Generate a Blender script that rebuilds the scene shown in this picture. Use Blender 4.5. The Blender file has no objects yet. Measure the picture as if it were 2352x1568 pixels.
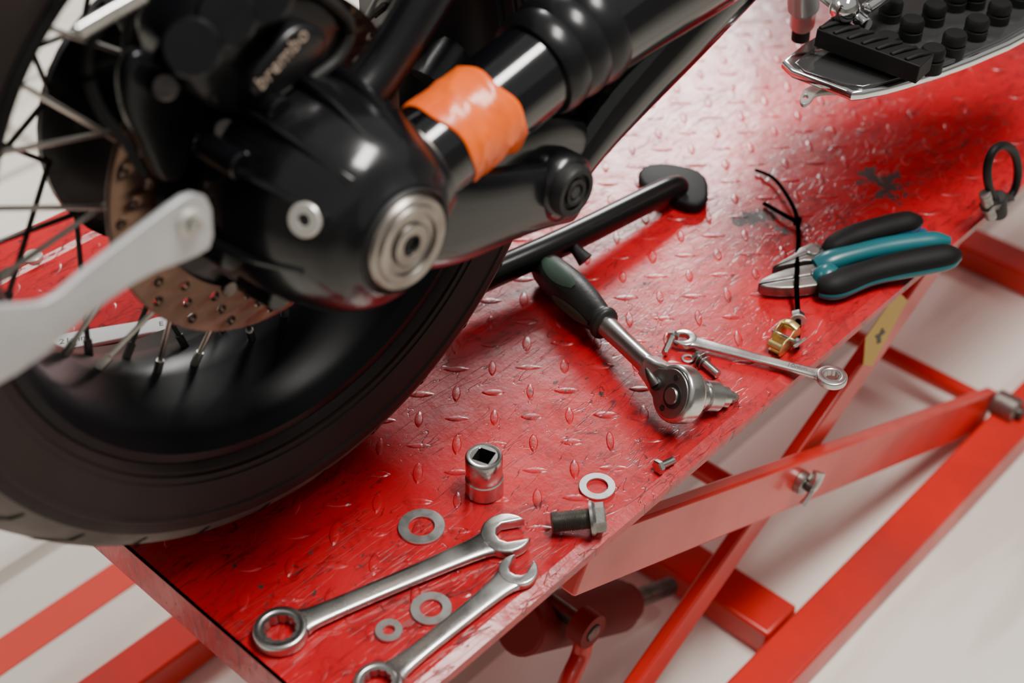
import bpy, bmesh, math, random, bisect
from mathutils import Vector, Matrix
random.seed(7)
T=0.5                      # height of the lift platform above the floor
# World frame: X runs along the lift, Y across it, origin at the near corner of the platform
cam_d=bpy.data.cameras.new("camera"); cam=bpy.data.objects.new("camera",cam_d)
bpy.context.collection.objects.link(cam)
cam.location=(-0.347,-0.469,T+0.85); cam.rotation_euler=(math.radians(50),0,math.atan2(-.732,.681))
cam_d.lens=50; cam_d.sensor_width=36; cam_d.clip_start=0.01
cam_d.dof.use_dof=True; cam_d.dof.focus_distance=1.22; cam_d.dof.aperture_fstop=3.6
bpy.context.scene.camera=cam
bpy.context.view_layer.update()
M=cam.matrix_world.copy(); F=50/36*2352; O=M.translation.copy(); R3=M.to_3x3()
# survey helpers: read a measured sight line where it meets a real surface (platform height z, or upright plane y=w)
def ray(px,py): return R3@Vector(((px-1176)/F,-(py-784)/F,-1))
def Zp(px,py,z=0.0):
    d=ray(px,py); return O+d*((T+z-O.z)/d.z)
def Wp(px,py,w):
    d=ray(px,py); return O+d*((w-O.y)/d.y)

# ------------------------------------------------------------ materials
def mat(name,col,rough=.4,metal=0.,coat=0.,spec=.5):
    m=bpy.data.materials.new(name); m.use_nodes=True
    b=m.node_tree.nodes['Principled BSDF']
    b.inputs['Base Color'].default_value=(*col,1); b.inputs['Roughness'].default_value=rough
    b.inputs['Metallic'].default_value=metal; b.inputs['Coat Weight'].default_value=coat
    b.inputs['Coat Roughness'].default_value=.08
    b.inputs['Specular IOR Level'].default_value=spec
    return m
def vary(m,c1,c2,scale=8,lo=.4,hi=.65,r1=None,r2=None,bump=0,bscale=200,stretch=(1,1,1)):
    nt=m.node_tree; N=nt.nodes; L=nt.links; b=N['Principled BSDF']
    tc=N.new('ShaderNodeTexCoord'); mp=N.new('ShaderNodeMapping'); mp.inputs['Scale'].default_value=stretch
    L.new(tc.outputs['Object'],mp.inputs[0])
    n=N.new('ShaderNodeTexNoise'); n.inputs['Scale'].default_value=scale; n.inputs['Detail'].default_value=6
    L.new(mp.outputs[0],n.inputs['Vector'])
    r=N.new('ShaderNodeMapRange'); r.inputs[1].default_value=lo; r.inputs[2].default_value=hi
    L.new(n.outputs['Fac'],r.inputs[0])
    mx=N.new('ShaderNodeMix'); mx.data_type='RGBA'
    mx.inputs[6].default_value=(*c1,1); mx.inputs[7].default_value=(*c2,1)
    L.new(r.outputs[0],mx.inputs[0]); L.new(mx.outputs[2],b.inputs['Base Color'])
    if r1 is not None:
        rr=N.new('ShaderNodeMapRange'); rr.inputs[3].default_value=r1; rr.inputs[4].default_value=r2
        L.new(r.outputs[0],rr.inputs[0]); L.new(rr.outputs[0],b.inputs['Roughness'])
    if bump:
        n2=N.new('ShaderNodeTexNoise'); n2.inputs['Scale'].default_value=bscale; n2.inputs['Detail'].default_value=4
        L.new(tc.outputs['Object'],n2.inputs['Vector'])
        bp=N.new('ShaderNodeBump'); bp.inputs['Strength'].default_value=bump; bp.inputs['Distance'].default_value=.001
        L.new(n2.outputs['Fac'],bp.inputs['Height']); L.new(bp.outputs[0],b.inputs['Normal'])
    return m

def plate_material():
    m=mat('red_plate_paint',(.62,.01,.012),.3,0,.25,.38)
    nt=m.node_tree; N=nt.nodes; L=nt.links; b=N['Principled BSDF']
    b.inputs['Coat Roughness'].default_value=.13; b.inputs['Coat Weight'].default_value=.25
    geo=N.new('ShaderNodeNewGeometry'); pos=geo.outputs['Position']
    def noise(scale,detail=6,rough=.6,dist=0,vec=None):
        n=N.new('ShaderNodeTexNoise'); n.inputs['Scale'].default_value=scale; n.inputs['Detail'].default_value=detail
        n.inputs['Roughness'].default_value=rough; n.inputs['Distortion'].default_value=dist
        L.new(vec or pos,n.inputs['Vector']); return n.outputs['Fac']
    def rng(v,a,b_,c=0,d=1):
        r=N.new('ShaderNodeMapRange'); r.inputs[1].default_value=a; r.inputs[2].default_value=b_; r.inputs[3].default_value=c; r.inputs[4].default_value=d
        L.new(v,r.inputs[0]); return r.outputs[0]
    def mth(op,a,b_):
        x=N.new('ShaderNodeMath'); x.operation=op
        for i,v in enumerate((a,b_)):
            if isinstance(v,(int,float)): x.inputs[i].default_value=v
            else: L.new(v,x.inputs[i])
        return x.outputs[0]
    def mix(f,a,c):
        x=N.new('ShaderNodeMix'); x.data_type='RGBA'; L.new(f,x.inputs[0])
        if isinstance(a,tuple): x.inputs[6].default_value=(*a,1)
        else: L.new(a,x.inputs[6])
        x.inputs[7].default_value=(*c,1); return x.outputs[2]
    base=mix(rng(noise(5),.35,.7),(.50,.003,.010),(.36,.003,.008))
    smudge=mth('MULTIPLY',rng(noise(28,8,.75,2.0),.50,.66),rng(noise(5,4),.40,.56))
    c=mix(mth('MULTIPLY',smudge,.75),base,(.07,.004,.005))
    mp=N.new('ShaderNodeMapping'); mp.inputs['Rotation'].default_value=(0,0,.5); mp.inputs['Scale'].default_value=(1,6,1)
    L.new(pos,mp.inputs[0])
    stre=mth('MULTIPLY',rng(noise(22,8,.7,.8,mp.outputs[0]),.55,.64),rng(noise(7,3),.44,.56))
    c=mix(mth('MULTIPLY',stre,.75),c,(.06,.004,.005))
    sc=None
    for k,(s,rot) in enumerate(((9,.4),(7,1.5),(8,2.4),(11,.9),(13,1.9))):
        mp=N.new('ShaderNodeMapping'); mp.inputs['Rotation'].default_value=(0,0,rot); mp.inputs['Scale'].default_value=(1,7,1)
        mp.inputs['Location'].default_value=(k*3.1,k,0)
        L.new(pos,mp.inputs[0]); n=noise(s,2,.4,1.2,mp.outputs[0])
        d=mth('ABSOLUTE',mth('SUBTRACT',n,.5),0)
        line=mth('MULTIPLY',rng(d,0,.008,1,0),rng(noise(13+k*4,3),.49,.56))
        sc=line if sc is None else mth('MAXIMUM',sc,line)
    c=mix(mth('MULTIPLY',sc,.88),c,(.03,.006,.006))
    chip=None
    for p,rad in ((Zp(1750,500),.055),(Zp(2030,425),.060)):
        v=N.new('ShaderNodeVectorMath'); v.operation='DISTANCE'; L.new(pos,v.inputs[0]); v.inputs[1].default_value=tuple(p)
        q=mth('ADD',rng(v.outputs['Value'],0,rad,.36,-.2),rng(noise(48,6,.65),.3,.7,-.38,.38))
        q=rng(q,.17,.2); chip=q if chip is None else mth('MAXIMUM',chip,q)
    sp=mth('MULTIPLY',rng(noise(120,3,.5),.66,.69),rng(noise(9,2),.48,.58))
    chip=mth('MAXIMUM',chip,sp)
    c=mix(mth('MULTIPLY',chip,.95),c,(.022,.020,.018))
    L.new(c,b.inputs['Base Color'])
    L.new(mth('ADD',rng(noise(14,6,.65),.3,.7,.25,.42),mth('MULTIPLY',chip,.2)),b.inputs['Roughness'])
    bp=N.new('ShaderNodeBump'); bp.inputs['Strength'].default_value=.3; bp.inputs['Distance'].default_value=.002
    h=mth('SUBTRACT',mth('ADD',noise(40,4),mth('MULTIPLY',noise(9,2),2.0)),mth('MULTIPLY',sc,.3))
    L.new(h,bp.inputs['Height']); L.new(bp.outputs[0],b.inputs['Normal'])
    L.new(bp.outputs[0],b.inputs['Coat Normal'])
    return m
RED=plate_material()
FRAME=vary(mat('red_frame_paint',(.6,.02,.012),.35,0,.2),(.62,.016,.010),(.42,.014,.010),7,.4,.7,.3,.45,.1,60)
STEEL=vary(mat('satin_steel',(.6,.59,.57),.25,1.),(.66,.65,.63),(.50,.49,.47),30,.35,.7,.20,.36,.05,400)
DULL=vary(mat('dull_steel',(.4,.39,.37),.35,1.),(.46,.45,.43),(.26,.25,.24),60,.35,.7,.28,.45,.1,500)
JAWM=vary(mat('jaw_steel',(.3,.29,.27),.4,1.),(.34,.33,.31),(.18,.17,.16),60,.35,.7,.35,.5,.1,500)
DARKST=vary(mat('dark_steel',(.2,.19,.18),.4,1.),(.14,.13,.12),(.07,.06,.06),60,.35,.7,.35,.5)
CHROME=mat('chrome',(.8,.8,.8),.08,1.)
GREYZ=mat('grey_zinc',(.30,.30,.29),.3,.35)
GLOSS=mat('gloss_black',(.003,.003,.004),.13,0,.5)
RIMB=mat('rim_black',(.003,.003,.004),.36,0,0,.2)
SATIN=vary(mat('satin_black',(.012,.012,.014),.33,0,.05,.3),(.004,.004,.005),(.007,.007,.008),15,.4,.6,.24,.32,.03,300)
BELL=vary(mat('housing_black',(.012,.012,.014),.25,0,.2,.45),(.003,.003,.004),(.006,.006,.007),15,.4,.6,.18,.26,.02,300)
RUBBER=vary(mat('black_rubber',(.015,.015,.015),.6,0,0,.35),(.008,.008,.008),(.015,.015,.014),20,.4,.6,.5,.7,.15,300)
MATTE=mat('matte_black_plastic',(.005,.005,.005),.6,0,0,.2)
STANDB=mat('stand_black',(.003,.003,.003),.25,0,0,.4)
DISC=vary(mat('brake_steel',(.36,.27,.22),.3,1.),(.20,.125,.09),(.12,.075,.055),9,.4,.6,.28,.38)
ALU=vary(mat('brushed_aluminium',(.5,.5,.5),.45,.6),(.54,.54,.55),(.46,.46,.47),12,.4,.6,.4,.5)
LIGHTST=mat('bright_satin_steel',(.70,.70,.69),.4,.2)
BRASS=mat('brass',(.66,.48,.20),.34,.9)
ORANGE=vary(mat('orange_tape',(.9,.2,.03),.3,0,.1,.35),(.95,.14,.008),(.85,.11,.006),25,.4,.6,.22,.34,.6,70)
TEAL=mat('teal_plastic',(.004,.10,.12),.3)
BLUE=mat('blue_plastic',(.01,.06,.13),.35)
GREEN=mat('green_plastic',(.05,.095,.065),.4)
YEL=mat('yellow_sticker',(.60,.38,.05),.5)
INK=mat('black_ink',(.01,.01,.01),.5)
GREYINK=mat('engraved_dark',(.08,.08,.08),.5)
BEIGE=mat('faded_lettering',(.36,.28,.22),.5)
WHITE=mat('white_zinc',(.60,.58,.53),.35,.5)
TIRE=vary(mat('tire_rubber',(.02,.016,.015),.6,0,0,.3),(.011,.007,.006),(.020,.013,.0115),12,.35,.65,.5,.65,.2,150)
TREAD=vary(mat('tread_rubber',(.06,.05,.045),.7,0,0,.3),(.13,.112,.10),(.07,.06,.054),18,.35,.65,.55,.75,.3,150)
def floor_material():
    m=mat('floor_concrete',(.6,.58,.54),.5)
    nt=m.node_tree;N=nt.nodes;L=nt.links;b=N['Principled BSDF']
    vary(m,(.90,.86,.78),(.80,.76,.69),1.7,.35,.65,.4,.6,.05,30)
    mx0=b.inputs['Base Color'].links[0].from_socket
    geo=N.new('ShaderNodeNewGeometry'); mp=N.new('ShaderNodeMapping'); mp.inputs['Scale'].default_value=(.8,5,1)
    L.new(geo.outputs['Position'],mp.inputs[0])
    no=N.new('ShaderNodeTexNoise'); no.inputs['Scale'].default_value=1.6; no.inputs['Detail'].default_value=3; L.new(mp.outputs[0],no.inputs['Vector'])
    r=N.new('ShaderNodeMapRange'); r.inputs[1].default_value=.52; r.inputs[2].default_value=.60; r.inputs[4].default_value=.32; L.new(no.outputs['Fac'],r.inputs[0])
    mm=N.new('ShaderNodeMix'); mm.data_type='RGBA'; mm.blend_type='MULTIPLY'
    mm.inputs[7].default_value=(.50,.45,.39,1)
    L.new(r.outputs[0],mm.inputs[0]); L.new(mx0,mm.inputs[6])
    br=N.new('ShaderNodeTexBrick'); br.inputs['Scale'].default_value=1.0
    br.inputs['Color1'].default_value=(1,1,1,1);br.inputs['Color2'].default_value=(.84,.82,.79,1);br.inputs['Mortar'].default_value=(.45,.42,.38,1)
    br.inputs['Mortar Size'].default_value=.012;br.inputs['Brick Width'].default_value=1.3;br.inputs['Row Height'].default_value=.26
    L.new(geo.outputs['Position'],br.inputs['Vector'])
    m2=N.new('ShaderNodeMix'); m2.data_type='RGBA'; m2.blend_type='MULTIPLY'; m2.inputs[0].default_value=.8
    L.new(mm.outputs[2],m2.inputs[6]); L.new(br.outputs['Color'],m2.inputs[7]); L.new(m2.outputs[2],b.inputs['Base Color'])
    return m
FLOOR=floor_material()
WALLM=vary(mat('wall_paint',(.4,.39,.37),.7),(.34,.33,.32),(.28,.27,.26),2)

# ------------------------------------------------------------ geometry helpers
def lathe(prof,C,A,seg=48,closed=False):
    C=Vector(C); A=Vector(A).normalized()
    u=A.orthogonal().normalized(); v=A.cross(u)
    V=[];Fc=[]
    for r,a in prof:
        for j in range(seg):
            t=2*math.pi*j/seg
            V.append(C+A*a+(u*math.cos(t)+v*math.sin(t))*r)
    n=len(prof)
    for i in range(n if closed else n-1):
        i2=(i+1)%n
        for j in range(seg):
            j2=(j+1)%seg
            Fc.append((i*seg+j,i*seg+j2,i2*seg+j2,i2*seg+j))
    return V,Fc
def cyl(a,b,r,seg=24,ch=.12,r2=None):
    a=Vector(a);b=Vector(b);L=(b-a).length; r2=r if r2 is None else r2
    c=min(r,r2)*ch
    return lathe([(0,0),(r-c,0),(r,c),(r2,L-c),(r2-c,L),(0,L)],a,b-a,seg)
def smooth_path(P,n=6):
    P=[Vector(p) for p in P]; out=[]
    for i in range(len(P)-1):
        p0=P[max(i-1,0)];p1=P[i];p2=P[i+1];p3=P[min(i+2,len(P)-1)]
        for k in range(n):
            t=k/n
            out.append(.5*((2*p1)+(p2-p0)*t+(2*p0-5*p1+4*p2-p3)*t*t+(3*p1-p0-3*p2+p3)*t**3))
    out.append(P[-1]); return out
def sweep(P,ra,rb=None,up=(0,0,1),seg=16,n=0,power=1.0):
    K=len(P)
    ra=ra if isinstance(ra,(list,tuple)) else [ra]*K
    rb=ra if rb is None else (rb if isinstance(rb,(list,tuple)) else [rb]*K)
    P=[Vector(p) for p in P]
    if n:
        Q=smooth_path(P,n); A=smooth_path([Vector((a,b,0)) for a,b in zip(ra,rb)],n)
        P=Q; ra=[max(a.x,1e-5) for a in A]; rb=[max(a.y,1e-5) for a in A]
    V=[];Fc=[];m=len(P); up=Vector(up)
    for i,p in enumerate(P):
        t=(P[min(i+1,m-1)]-P[max(i-1,0)]).normalized()
        b=(up-up.dot(t)*t)
        if b.length<1e-3: b=t.orthogonal()
        b.normalize(); s=t.cross(b)
        for j in range(seg):
            th=2*math.pi*j/seg; c=math.cos(th); sn=math.sin(th)
            c=math.copysign(abs(c)**power,c); sn=math.copysign(abs(sn)**power,sn)
            V.append(p+s*c*ra[i]+b*sn*rb[i])
    for i in range(m-1):
        for j in range(seg):
            j2=(j+1)%seg
            Fc.append((i*seg+j,i*seg+j2,(i+1)*seg+j2,(i+1)*seg+j))
    Fc.append(tuple(range(seg-1,-1,-1))); Fc.append(tuple(range((m-1)*seg,m*seg)))
    return V,Fc
def frame(o,x,z):
    z=Vector(z).normalized(); x=Vector(x); x=(x-x.dot(z)*z).normalized(); y=z.cross(x)
    m=Matrix((x,y,z)).transposed().to_4x4(); m.translation=Vector(o); return m
def plate2d(outlines,thick,fm,bevel=0.0,res=2):
    cu=bpy.data.curves.new('tmp','CURVE'); cu.dimensions='2D'; cu.fill_mode='BOTH'
    cu.extrude=max(thick/2-bevel,1e-5); cu.bevel_depth=bevel; cu.bevel_resolution=res; cu.offset=-bevel
    for o in outlines:
        s=cu.splines.new('POLY'); s.points.add(len(o)-1)
        for i,p in enumerate(o): s.points[i].co=(p[0],p[1],0,1)
        s.use_cyclic_u=True
    ob=bpy.data.objects.new('tmp',cu); bpy.context.collection.objects.link(ob)
    dg=bpy.context.evaluated_depsgraph_get(); me=bpy.data.meshes.new_from_object(ob.evaluated_get(dg))
    V=[fm@v.co for v in me.vertices]; Fc=[tuple(p.vertices) for p in me.polygons]
    bpy.data.objects.remove(ob); bpy.data.curves.remove(cu); bpy.data.meshes.remove(me)
    return V,Fc
def text_geo(body,size,fm,depth=.0002):
    cu=bpy.data.curves.new('tmp','FONT'); cu.body=body; cu.size=size; cu.extrude=depth; cu.resolution_u=3
    ob=bpy.data.objects.new('tmp',cu); bpy.context.collection.objects.link(ob)
    dg=bpy.context.evaluated_depsgraph_get(); me=bpy.data.meshes.new_from_object(ob.evaluated_get(dg))
    V=[fm@v.co for v in me.vertices]; Fc=[tuple(p.vertices) for p in me.polygons]
    bpy.data.objects.remove(ob); bpy.data.curves.remove(cu); bpy.data.meshes.remove(me)
    return V,Fc
def circle(r,n=32,c=(0,0),a0=0,a1=2*math.pi,close=False):
    k=n if not close else n+1
    return [(c[0]+r*math.cos(a0+(a1-a0)*i/n),c[1]+r*math.sin(a0+(a1-a0)*i/n)) for i in range(k)]
def star(r1,r2,n,c=(0,0)):
    return [(c[0]+(r1 if i%2 else r2)*math.cos(math.pi*i/n),c[1]+(r1 if i%2 else r2)*math.sin(math.pi*i/n)) for i in range(2*n)]
def box(c,x,y,z,sx,sy,sz):
    c=Vector(c);x=Vector(x).normalized()*sx/2;y=Vector(y).normalized()*sy/2;z=Vector(z).normalized()*sz/2
    V=[c+a*x+b*y+d*z for a in(-1,1) for b in(-1,1) for d in(-1,1)]
    return V,[(0,1,3,2),(4,6,7,5),(0,4,5,1),(2,3,7,6),(0,2,6,4),(1,5,7,3)]
def bar(a,b,width,height,up=(0,0,1)):
    a=Vector(a);b=Vector(b);x=b-a;up=Vector(up);z=(up-up.dot(x.normalized())*x.normalized());y=z.cross(x)
    return box((a+b)/2,x,y,z,x.length,width,height)
def sphere(c,r,sc=(1,1,1),seg=20):
    V,Fc=lathe([(math.sin(math.pi*i/12) if 0<i<12 else 0,-math.cos(math.pi*i/12)) for i in range(13)],(0,0,0),(0,0,1),seg)
    return [Vector((v.x*r*sc[0],v.y*r*sc[1],v.z*r*sc[2]))+Vector(c) for v in V],Fc
def poly_w(pts,w,thick,bevel=0.002,holes=(),res=2):
    conv=lambda L_:[(Wp(x,y,w).x,Wp(x,y,w).z) for x,y in L_]
    return plate2d([conv(pts)]+[conv(h) for h in holes],thick,frame((0,w,0),(1,0,0),(0,-1,0)),bevel,res)
def poly_z(pts,z,thick,bevel=0.001,holes=()):
    conv=lambda L_:[(Zp(x,y,z).x,Zp(x,y,z).y) for x,y in L_]
    return plate2d([conv(pts)]+[conv(h) for h in holes],thick,frame((0,0,T+z),(1,0,0),(0,0,1)),bevel)
def rnd(pts,k=2):
    for _ in range(k):
        q=[]
        for i in range(len(pts)):
            a=pts[i];b=pts[(i+1)%len(pts)]
            q+= [(a[0]*.78+b[0]*.22,a[1]*.78+b[1]*.22),(a[0]*.22+b[0]*.78,a[1]*.22+b[1]*.78)]
        pts=q
    return pts
WORLD={}
def make(name,geos,parent=None,bevel=0,angle=35,label=None,category=None,flat=False,**props):
    if not isinstance(geos,list): geos=[geos]
    V=[];Fc=[];mi=[];mats=[]
    for (g,m) in geos:
        if m not in mats: mats.append(m)
        off=len(V); V+=list(g[0])
        for f in g[1]: Fc.append(tuple(i+off for i in f)); mi.append(mats.index(m))
    lo=Vector((min(v.x for v in V),min(v.y for v in V),min(v.z for v in V)));hi=Vector((max(v.x for v in V),max(v.y for v in V),max(v.z for v in V)))
    c=Vector(((lo.x+hi.x)/2,(lo.y+hi.y)/2,lo.z if parent is None else (lo.z+hi.z)/2))
    me=bpy.data.meshes.new(name); me.from_pydata([v-c for v in V],[],Fc)
    for m in mats: me.materials.append(m)
    for p,i in zip(me.polygons,mi): p.material_index=i
    bm=bmesh.new(); bm.from_mesh(me)
    bmesh.ops.remove_doubles(bm,verts=bm.verts,dist=1e-6)
    bmesh.ops.recalc_face_normals(bm,faces=bm.faces)
    bm.to_mesh(me); bm.free()
    if not flat:
        for p in me.polygons: p.use_smooth=True
        me.set_sharp_from_angle(angle=math.radians(angle))
    ob=bpy.data.objects.new(name,me); bpy.context.collection.objects.link(ob)
    if bevel:
        b=ob.modifiers.new('bevel','BEVEL'); b.width=bevel; b.segments=2; b.limit_method='ANGLE'; b.angle_limit=math.radians(40)
    if parent is not None:
        ob.parent=parent
        ob.location=c-WORLD[parent.name]
    else: ob.location=c
    WORLD[ob.name]=c
    if label: ob['label']=label
    if category: ob['category']=category
    for k,v in props.items(): ob[k]=v
    return ob
def thing(name,loc,label,category,**props):
    e=bpy.data.objects.new(name,None); bpy.context.collection.objects.link(e); e.empty_display_size=.05
    e.location=loc; WORLD[e.name]=Vector(loc); e['label']=label; e['category']=category
    for k,v in props.items(): e[k]=v
    return e
def P(l,w,z): return Vector((l,w,T+z))
UP=Vector((0,0,1))
LW,LD=1.95,.70      # platform length, width

# ------------------------------------------------------------ room
fl=make('floor',[(box((1,1,-.01),(1,0,0),(0,1,0),UP,12,12,.02),FLOOR)],flat=True); fl['kind']='structure'
for nm,c,sx,sy in (('wall_east',(7.05,1,1.6),.1,12.2),('wall_west',(-5.05,1,1.6),.1,12.2),('wall_north',(1,7.05,1.6),12.2,.1),('wall_south',(1,-5.05,1.6),12.2,.1)):
    o=make(nm,[(box(c,(1,0,0),(0,1,0),UP,sx,sy,3.2),WALLM)],flat=True); o['kind']='structure'
make('floor_marking_line',[(box((.2,.674,.0006),(1,0,0),(0,1,0),UP,3.2,.048,.0012),mat('line_paint',(.75,.05,.03),.5))],flat=True,
     label='red painted line on the pale concrete floor',category='floor marking')

# ------------------------------------------------------------ lift
lift=thing('motorcycle_lift',(LW/2,LD/2,0),'red scissor motorcycle lift with diamond plate platform','lift table')
prof=[(0,-.012),(0,-.0035),(.011,0),(LD-.055,0),(LD-.05,.004),(LD,.006),(LD,-.04)]
V=[];Fc=[]
for x in (0,LW):
    for (w,z) in prof: V.append(P(x,w,z))
n=len(prof)
for i in range(n-1): Fc.append((i,i+1,n+i+1,n+i))
geos=[((V,Fc),RED)]
geos.append((box(P(.0015,LD/2,-.0215),(1,0,0),(0,1,0),UP,.003,LD,.043),RED))
geos.append((box(P(LW-.0015,LD/2,-.0215),(1,0,0),(0,1,0),UP,.003,LD,.043),RED))
geos.append((box(P(LW/2,LD/2,-.008),(1,0,0),(0,1,0),UP,LW-.01,LD-.02,.004),RED))
bv=[];bf=[]
pit=.0465
a0=Zp(1210,790)
lens_n=14
def lens(c,d,L=.0123,W=.0042,H=.0010):
    s=Vector((-d.y,d.x,0)); o=len(bv)
    H*=random.uniform(.45,1.15); L*=random.uniform(.82,1.08); W*=random.uniform(.78,1.1)
    for k,hh in ((1,0),(.78,.75),(.40,1.0)):
        for i in range(lens_n):
            t=2*math.pi*i/lens_n; x=math.cos(t); y=math.sin(t)*abs(math.sin(t))**.35
            bv.append(c+d*x*L*k+s*y*W*k+UP*H*hh)
    for r in range(2):
        for i in range(lens_n):
            j=(i+1)%lens_n; bf.append((o+r*lens_n+i,o+r*lens_n+j,o+(r+1)*lens_n+j,o+(r+1)*lens_n+i))
    bf.append(tuple(o+2*lens_n+i for i in range(lens_n)))
dr=Vector((.732,.681,0)); dl=Vector((.681,-.732,0))
for i in range(-60,60):
    for j in range(-40,40):
        for (ox,oy,d) in ((0,0,dr),(.5,.5,dl)):
            x=a0.x+(i+ox)*pit; y=a0.y+(j+oy)*pit
            if .02<x<LW-.02 and .028<y<LD-.07:
                lens(Vector((x,y,T)),d)
geos.append(((bv,bf),RED))
make('platform',geos,lift,angle=15,label='red diamond plate platform top, scratched and greasy')
make('bolt',[(cyl(P(.161,.655,.001),P(.161,.655,.008),.010,20),WHITE)],lift,label='zinc plated round bolt head')
def arm(p1,p2,w,h,t):
    return make('scissor_arm',[(bar(P(p1[0],w,p1[1]),P(p2[0],w,p2[1]),t,h),FRAME)],lift,bevel=.003)
a1=(.27,-.055);a2=(1.13,-.462)
b1=(.976,-.055);b2=(.255,-.462)
arm(a1,a2,.030,.062,.016)
arm(b1,b2,.052,.040,.016)
arm(a1,a2,.52,.062,.016)
arm(b1,b2,.497,.040,.016)
for w in (-.012,.515):
    make('base_rail',[(bar(P(-.45,w,-.475),P(1.6,w,-.475),.055,.045),FRAME)],lift,bevel=.004)
for l in (.24,.64,1.47):
    make('cross_member',[(bar(P(l,.02,-.478),P(l,.49,-.478),.06,.04),FRAME)],lift,bevel=.004)
make('axle_rod',[(cyl(P(1.13,.04,-.452),P(1.13,.51,-.452),.012),FRAME)],lift)
make('axle_rod',[(cyl(P(.60,.06,-.255),P(.60,.49,-.255),.012),FRAME)],lift)
make('roller',[(cyl(P(1.135,-.014,-.445),P(1.135,.020,-.445),.019),JAWM),(cyl(P(1.135,-.022,-.445),P(1.135,-.012,-.445),.009),DARKST)],lift,label='dark steel roller with oily hub')
for w in (.10,.45):
    make('platform_beam',[(bar(P(.02,w,-.033),P(1.8,w,-.033),.03,.045),FRAME)],lift,bevel=.003)
RAM=mat('dark_red_paint',(.16,.006,.005),.6,0,0,.25)
h1=Wp(1190,1440,.14);h2=Wp(1420,1390,.14);h3=Wp(1540,1345,.14)
make('hydraulic_cylinder',[(cyl(h1,h2,.030),RAM),(cyl(h2,h2+(h3-h2)*.18,.023),RAM),(cyl(h2,h3,.011),DARKST)],lift,label='dark red hydraulic ram with greasy rod')
q1=Wp(1345,1440,.09)
make('pedal_lever',[(sweep([q1,Wp(1335,1500,.09),Wp(1300,1580,.08),Wp(1270,1700,.07)],.010,n=5),FRAME),
     (lathe([(.010,-.010),(.019,-.010),(.019,.010),(.010,.010)],q1,(0,1,0),24,True),RAM),(cyl(q1-Vector((0,.012,0)),q1+Vector((0,.05,0)),.009),DARKST)],lift)
lp=Wp(1838,1105,.021)
make('locking_pin',[(cyl(lp+Vector((0,.002,0)),lp+Vector((0,-.008,0)),.013),DULL),
   (cyl(lp+Vector((0,-.008,0)),lp+Vector((0,-.016,0)),.006),DARKST),
   (sweep([lp+Vector((-.016,-.015,-.012)),lp+Vector((-.006,-.016,-.004)),lp+Vector((0,-.014,0)),lp+Vector((.004,-.016,.010)),lp+Vector((.008,-.015,.018))],[.002,.002,.005,.003,.005],[.004,.003,.006,.006,.007],up=(0,1,0),n=3),STEEL)],lift,label='steel locking pin with small wing nut')
st=[(2062,668),(2084,690),(2003,840),(1983,838),(1988,775)]
make('warning_sticker',[(poly_w(st,.0435,.0006,0),YEL),(poly_w([(2027,752),(2034,763),(2023,772),(2024,786),(2014,790),(2014,778),(2009,772),(2020,766)],.0430,.0004,0),INK)],lift,label='worn yellow sticker with black arrow')
# ------------------------------------------------------------ edge loop with bolt
hk=thing('tie_down_loop',Zp(2290,475),'black rubber coated tie-down loop bolted to the platform edge','loop')
lw_=-.008
pts=[Wp(x,y,lw_) for x,y in ((2290,466),(2272,430),(2268,385),(2280,348),(2304,334),(2328,348),(2338,385),(2334,425),(2320,452),(2298,470))]
make('loop',[(sweep(pts,.0044,up=(0,1,0),n=5,seg=12),MATTE)],hk)
make('bolt',[(cyl(Wp(2264,472,lw_),Wp(2316,457,lw_),.0075,6,.05),DARKST),(cyl(Wp(2262,445,lw_),Wp(2276,497,lw_),.006),JAWM),(cyl(Wp(2294,492,lw_),Wp(2292,450,lw_),.009,20,.2),RUBBER),
   (cyl(Wp(2290,470,lw_),Wp(2290,470,lw_)+Vector((0,.010,0)),.005),DARKST)],hk,label='dull steel bolt and nut')

# ------------------------------------------------------------ motorcycle
bike=thing('motorcycle',P(.140,.28,.0015),'black shaft-drive motorcycle with spoked rear wheel standing on the lift','motorcycle')
C=P(.142,.28,.3168); Y=Vector((0,1,0))
rp=[(.226,-.074),(.224,-.080),(.217,-.0805),(.211,-.073),(.203,-.064),(.198,-.040),(.187,-.020),(.184,0)]
rimp=rp+[(r,-a) for r,a in reversed(rp[:-1])]
back=[(.216,.06),(.200,.035),(.191,0),(.200,-.035),(.216,-.06)]
wheel=make('wheel',[(lathe(rimp+back,C,Y,96,True),RIMB),
   (lathe([(.02,-.05),(.042,-.05),(.045,-.046),(.045,-.038),(.034,-.030),(.034,.03),(.06,.034),(.085,.036),(.105,.044),(.105,.05),(.02,.055)],C,Y,48,True),SATIN)],bike,label='gloss black spoked rim and hub')
tp=[(.221,-.070),(.226,-.081),(.230,-.0845),(.233,-.084),(.2335,-.0862),(.238,-.0868),(.2385,-.0882),(.254,-.0915),(.262,-.092),(.2635,-.0935),(.2655,-.0935),(.267,-.092),(.276,-.090),(.288,-.083),(.299,-.067),(.308,-.043),(.3135,-.02),(.3155,0)]
mir=lambda q:[(r,-a) for r,a in reversed(q)]
tg=[(lathe(tp[:13],C,Y,128),TIRE),(lathe(mir(tp[:13]),C,Y,128),TIRE),(lathe(tp[12:]+mir(tp[12:-1]),C,Y,128),TREAD)]
gv=[];gf=[]
def tr_r(w):
    w=abs(w)
    q=[(-a,r) for r,a in tp[12:]][::-1]
    for (w0,r0),(w1,r1) in zip(q,q[1:]):
        if w0<=w<=w1: return r0+(r1-r0)*(w-w0)/(w1-w0)
    return .276
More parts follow.
